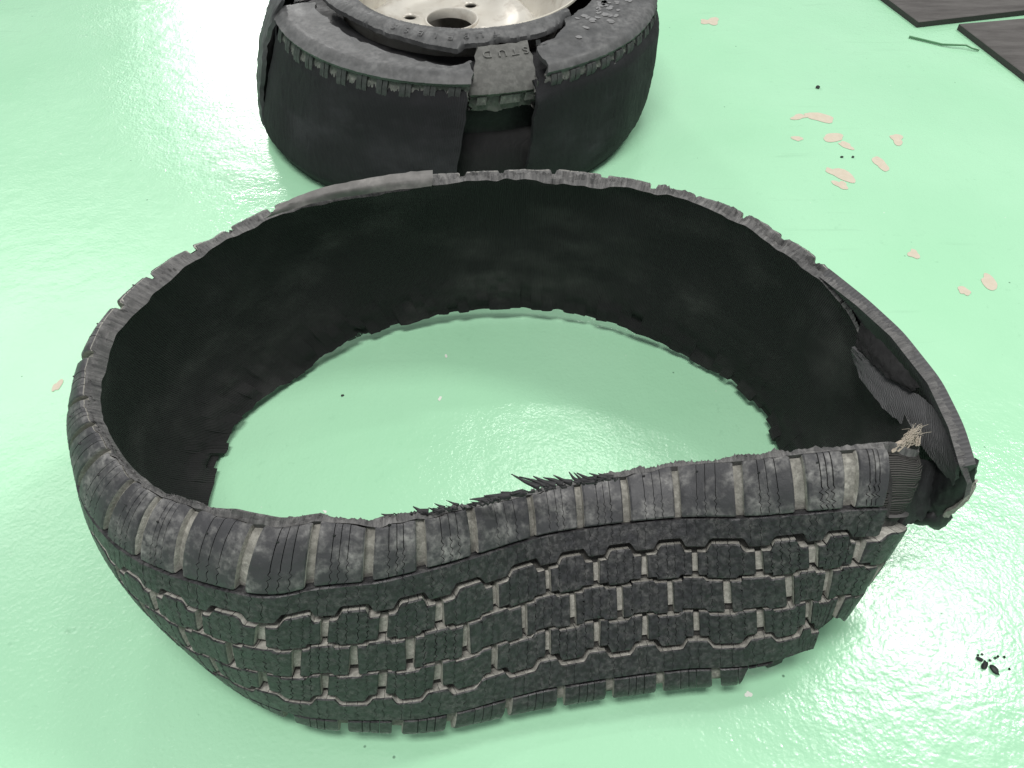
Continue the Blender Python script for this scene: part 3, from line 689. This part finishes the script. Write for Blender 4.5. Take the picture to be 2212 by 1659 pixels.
def lugs(phis, rb, z0, z1, seed, pitch=6.3):
    r = np.random.default_rng(seed)
    shell('lug_band', A(phis[0], phis[1], .35), [(rb, z0), (rb + .0028, (z0 + z1) / 2), (rb + .001, z1)], M['lug_recess'], .004, seed=seed, rough=.0005, wob=.001, z_jag=.0028)
    p = phis[0] + 1
    while p < phis[1] - 2.6:
        for a, b in ((0, 1.55), (1.75, 3.1)):
            b = min(b, phis[1] - p - .2); h = r.uniform(-.002, .002); k = 5
            ph = np.linspace(p + a, p + b, k)[:, None]; t = np.linspace(0, 1, 5)[None]
            R = rb + .0030 + .0022 * np.sin(math.pi * np.clip(t * 1.1, 0, 1)) + .0 * ph; Z = z0 - .0004 + (z1 - .0012 + h - z0) * t + 0 * ph
            P = cyl(ph, R + r.normal(0, .0002, R.shape), Z); Nn = nrm(P - cyl(ph, 0 * R, Z)) * -1
            mb = MB(); mb.slab(P, Nn, .0045); mb.build('shoulder_lug', M['lug'], tyre, 40)
        p += pitch * r.uniform(.94, 1.06)
lugs((-157, -88), .2205, .138, .1115, 21)
lugs((-66.4, 60), .2165, .137, .1215, 23, 5.6)
# sagging middle fragment with raised letters
frag_in = lambda p: .171 + .002 * wave1((p + 360) / 360 % 1, 80, ((80, 1), (170, .7)))
shell('sidewall_fragment', A(-86.2, -68.4, .3), [(.171, .1525), (.190, .1475), (.1985, .1415), (.2040, .1385), (.2090, .1320), (.2142, .1290), (.2162, .1275), (.2165, .1215), (.2125, .1200)], M['fragment'], .006, inner=frag_in, seed=25, rough=.0002, wob=.001)
shell('fragment_lug_band', A(-86.4, -68.2, .3), [(.2115, .1215), (.2128, .115), (.2118, .104)], M['fragment'], .005, seed=27, rough=.0003, wob=.001, z_jag=.0016)
for a, b, zz in ((-85, -82.4, .004), (-78.5, -73, .0045), (-71.6, -68.6, .004)):
    k = 6; ph = np.linspace(a, b, k)[:, None]; t = np.linspace(0, 1, 4)[None]; R = .2145 + 0 * ph + 0 * t; Z = .1205 - (.0045 + zz) * t + 0 * ph
    P = cyl(ph, R, Z); mb = MB(); mb.slab(P, nrm(P - cyl(ph, 0 * R, Z)) * -1, .004); mb.build('fragment_lug', M['lug_recess'], tyre, 40)
# bead ring round the rim
bead_in = lambda p: np.interp(p, [-178, -158, -139, -116, -100.6, -92, -89.9, -76.5, -60, -49.4, -44, 180], [.169, .170, .160, .163, .1735, .1785, .1675, .160, .164, .156, .150, .149])
ph = A(-178, -42, .4)
def bead():
    t = np.linspace(0, 1, 14); out = bead_in(ph) + .0012 * wave1((ph + 360) / 360 % 1, 90, ((70, 1), (160, .8)))
    R = .1385 + (out - .1385)[:, None] * t[None]; Z = .1545 + .0055 * np.sin(math.pi * (t * .72 + .12))[None] - .0035 * t[None] ** 2 + 0 * R
    r = np.random.default_rng(5); P = cyl(ph[:, None], R, Z + r.normal(0, .0002, Z.shape))
    mb = MB(); mb.slab(P, np.zeros_like(P) + np.array([0, 0, -1.]), .005, np.stack(np.broadcast_arrays(np.radians(ph)[:, None] * .2, t[None] * .03), -1))
    return mb.build('bead_ring', M['sidewall'], tyre, 50)
bead()
def inside():                                # dark sheet painting in the shade below the fissure
    shell('casing_shade_sheet', A(-178, 180, 4), [(.206, .125), (.185, .131), (.150, .132)], M['dark'], -.003, seed=31, wob=.001)
inside()
shell('casing_shade_sleeve', A(-180, 180, 4), [(.192, .128), (.200, .09), (.200, .05), (.185, .02)], M['dark'], .003, seed=33, wob=.001)  # added dark sleeve: stands for shade in the gap, hides the floor
# raised lettering (flat glyphs with depth), reading outwards as on any tyre
def glyphs(text, phis, r_of, z_of, size, mat, depth=.0006, tilt=0.0):
    for ch, p in zip(text, phis):
        cu = bpy.data.curves.new('letter', 'FONT'); cu.body = ch; cu.size = size; cu.extrude = depth; cu.align_x = 'CENTER'; cu.align_y = 'CENTER'; cu.bevel_depth = .0
        tmp = bpy.data.objects.new('letter', cu); COL.objects.link(tmp)
        me = bpy.data.meshes.new_from_object(tmp.evaluated_get(bpy.context.evaluated_depsgraph_get()))
        bpy.data.objects.remove(tmp); bpy.data.curves.remove(cu)
        a = math.radians(p); out = Vector((math.cos(a), math.sin(a), -tilt)).normalized(); side = Vector((math.sin(a), -math.cos(a), 0)); upv = side.cross(out)
        c = cyl(p, r_of(p), z_of(p)); mt = Matrix((side, out, upv)).transposed().to_4x4(); mt.translation = Vector(c)
        me.transform(mt); me.materials.clear(); me.materials.append(mat); me.name = 'raised_letter'
        keep(link('raised_letter', me), tyre)
glyphs('TUBELESS', [-78.5, -84.5, -89.5, -95, -101, -106.5, -112.5, -118.5], lambda p: .5 * (.1385 + float(bead_in(p))) + .006, lambda p: .15845, .0125, M['sidewall'], .00025, .10)
glyphs('STUD', [-70.0, -73.6, -77.6, -82.4], lambda p: .1835, lambda p: .1500, .0135, M['lug_recess'], .0006, .30)
# chalky crazed patches on the right sidewall
mb = MB(); rp = np.random.default_rng(44)
for k in range(46):
    p = rp.normal(-30, 9); r0 = rp.normal(.173, .009); dr, dp = rp.uniform(.0018, .0044), rp.uniform(.8, 2.2)
    if r0 < .156 or r0 > .2 or p < -58: continue
    zz = np.interp(r0, [.150, .172, .196, .2085], [.1535, .1535, .1500, .1465]) + .0006
    V = [cyl(p + a * dp, r0 + b * dr, zz) for a, b in ((-.5, -.9), (.45, -1), (.6, .2), (.3, 1), (-.4, .8), (-.7, .1))]
    mb.add(V, [(0, 1, 2, 3, 4, 5)])
mb.build('chalky_flake', M['chalk'], tyre)['kind'] = 'stuff'

# steel wheel
WC = lambda z: np.stack(np.broadcast_arrays(-.0733 + .36 * (np.asarray(z, float) - .105),   .967 + .04 * (np.asarray(z, float) - .105)), -1)
def lathe(name, prof, mat, n=96, parent=None, close=True):
    a = np.linspace(0, 2 * math.pi, n, endpoint=False); pr = np.array(prof, float)
    R, Z = np.broadcast_arrays(pr[None, :, 0], pr[None, :, 1] + 0 * a[:, None]); c = WC(Z)
    P = np.stack([c[..., 0] + R * np.cos(a)[:, None], c[..., 1] + R * np.sin(a)[:, None], Z + 0 * R], -1)
    mb = MB(); mb.grid(P, cu=True, cv=close); return mb.build(name, mat, parent, 40)
wheel = thing('steel_wheel', (-.07, .975, .08), 'silver steel wheel inside the burst tyre, seen from above', 'wheel')
disc = lathe('wheel_disc', [(.0290, .097), (.0290, .1075), (.0300, .1090), (.0318, .1090), (.0330, .1060), (.0365, .1045), (.060, .1050), (.069, .1065), (.0775, .1115), (.086, .1125),
        (.095, .1085), (.106, .097), (.118, .088), (.1275, .086), (.1275, .083), (.116, .084), (.104, .093), (.093, .1045), (.085, .1085), (.078, .1075), (.069, .1025), (.06, .101), (.034, .0985), (.0325, .097)], M['rim'])
cut = []
def cutter(cx, cy, z0, z1, r, n=28):
    a = np.linspace(0, 2 * math.pi, n, endpoint=False); P = np.stack([np.stack([cx + r * np.cos(a), cy + r * np.sin(a), 0 * a + z], -1) for z in (z0, z1)], 1)
    mb = MB(); mb.grid(P, cu=True); mb.f.append(tuple(range(0, 2 * n, 2))); mb.f.append(tuple(range(1, 2 * n, 2))); return mb.build('cutter', M['rim'])
for d_ in (165, 64.5, -27, -115):
    a = math.radians(d_); c = WC(.105); cut.append((cutter(c[0] + .0515 * math.cos(a), c[1] + .0515 * math.sin(a), .08, .13, .0076), d_))
for d_ in range(8):
    a = math.radians(20 + 45 * d_); c = WC(.092); cut.append((cutter(c[0] + .108 * math.cos(a), c[1] + .108 * math.sin(a), .06, .14, .0085), None))
for o_, _ in cut:
    md = disc.modifiers.new('b', 'BOOLEAN'); md.operation = 'DIFFERENCE'; md.object = o_; md.solver = 'EXACT'
me = bpy.data.meshes.new_from_object(disc.evaluated_get(bpy.context.evaluated_depsgraph_get())); old = disc.data; disc.modifiers.clear(); disc.data = me; me.name = 'wheel_disc'
for o_, _ in cut: bpy.data.objects.remove(o_)
keep(disc, wheel)
lathe('rim_barrel', [(.1275, .030), (.1275, .086), (.1290, .120), (.1320, .138), (.1360, .1475), (.1385, .1545), (.1365, .1555), (.1330, .1490), (.1290, .139), (.1262, .120), (.1250, .086), (.1250, .030)], M['rim'], parent=wheel)
lathe('rim_lip', [(.1362, .1552), (.1378, .1572), (.1398, .1572), (.1408, .1552), (.1392, .1540)], M['lip'], parent=wheel)

# ------------------------------------------------------------------ rubber mats, plastic strip and crumbs on the floor
def mat_obj(label, p0, d1, l1, d2, l2, z0=.0005, h=.0085):
    d1, d2 = np.array(d1) / np.hypot(*d1), np.array(d2) / np.hypot(*d2); p0 = np.array(p0[:2])
    t = thing('rubber_mat', (p0[0], p0[1], 0), label, 'rubber mat')
    Q = [p0, p0 + d1 * l1, p0 + d1 * l1 + d2 * l2, p0 + d2 * l2]; ctr = sum(Q) / 4
    ins = [q + (ctr - q) / np.linalg.norm(ctr - q) * .0016 for q in Q]
    mb = MB(); mb.add([(*q, z0) for q in Q] + [(*q, z0 + h - .0008) for q in Q], [(i, (i + 1) % 4, 4 + (i + 1) % 4, 4 + i) for i in range(4)] + [(3, 2, 1, 0)]); mb.build('mat_edge', M['mat_edge'], t, 20)
    mb = MB(); mb.add([(*q, z0 + h - .0008) for q in Q] + [(*q, z0 + h) for q in ins], [(i, (i + 1) % 4, 4 + (i + 1) % 4, 4 + i) for i in range(4)] + [(4, 5, 6, 7)]); mb.build('mat_top', M['mat'], t, 20)
    return t
a0 = at(1985, 47, .009); a1 = at(2212, 21, .009); a2 = at(1922, 0, .009)
mat_obj('dark grey rubber mat at the top right, cut off by the upper edge', a0, (a1 - a0)[:2], 1.0, (a2 - a0)[:2], 1.0)
b0 = at(2072, 51, .009); b1 = at(2212, 39, .009); b2 = at(2212, 158, .009)
mat_obj('dark grey rubber mat nearer the camera, cut off by the right edge', b0, (b1 - b0)[:2], 1.0, (b2 - b0)[:2], .8)

mb = MB(); pts = [at(x, y, .0022) for x, y in ((1964, 79), (1985, 84), (2010, 90), (2035, 96), (2060, 100), (2085, 102), (2100, 106), (2115, 108))]
pts = np.array(pts); pts[4:7, 2] += (.002, .003, .0012); tube(mb, pts, .0017, .0014, 8)
tag(mb.build('plastic_strip', M['strip']), 'thin dark green strip lying on the floor beside the rubber mats', 'strip')

def crumb(x, y, rx, ry, rz, ang, label, seed, group=None):
    c = at(x, y); r = np.random.default_rng(seed); rx, ry, rz = rx * .85, ry * .9, rz * .85
    th, ph = np.meshgrid(np.linspace(0, math.pi, 7), np.linspace(0, 2 * math.pi, 10, endpoint=False), indexing='ij')
    k = 1 + r.normal(0, .13, th.shape); k[0] = k[0, 0]; k[-1] = k[-1, 0]
    X, Y, Z = rx * k * np.sin(th) * np.cos(ph), ry * k * np.sin(th) * np.sin(ph), rz * k * np.cos(th); ca, sa = math.cos(ang), math.sin(ang)
    mb = MB(); mb.grid(np.stack([c[0] + X * ca - Y * sa, c[1] + X * sa + Y * ca, rz * .9 + Z], -1), cv=True)
    tag(mb.build('rubber_crumb', M['dark'], None, 25), label, 'rubber crumb', group)
G = 'rubber crumbs on the floor'
crumb(2146, 1448, .0042, .0024, .0018, -1.1, 'largest black rubber crumb in the cluster at the lower right', 1, G)
crumb(2126, 1439, .0040, .0020, .0016, .7, 'notched black crumb just left of the largest one, lower right cluster', 2, G)
crumb(2115, 1425, .0028, .0016, .0012, -.6, 'black crumb at the upper left of the lower right cluster', 3, G)
for i, (x, y) in enumerate(((2121, 1414), (2112, 1416), (2127, 1430), (2149, 1422), (2155, 1419), (2169, 1420), (2138, 1427), (2180, 1446))):
    crumb(x, y, .0011, .0009, .0008, i, 'tiny black rubber speck among the larger crumbs at the lower right', 10 + i, G)
crumb(1766, 190, .0036, .0032, .002, 0, 'lone black speck on bare floor left of the rubber mats', 30, G)
for i, (x, y) in enumerate(((1818, 340), (1842, 340))):
    crumb(x, y, .0022, .0017, .0011, i, ('left', 'right')[i] + ' one of the two small dark specks between the bare paint chips', 40 + i, G)
crumb(740, 855, .0018, .0012, .0008, .3, 'small dark speck on the floor inside the tread ring', 50, G)
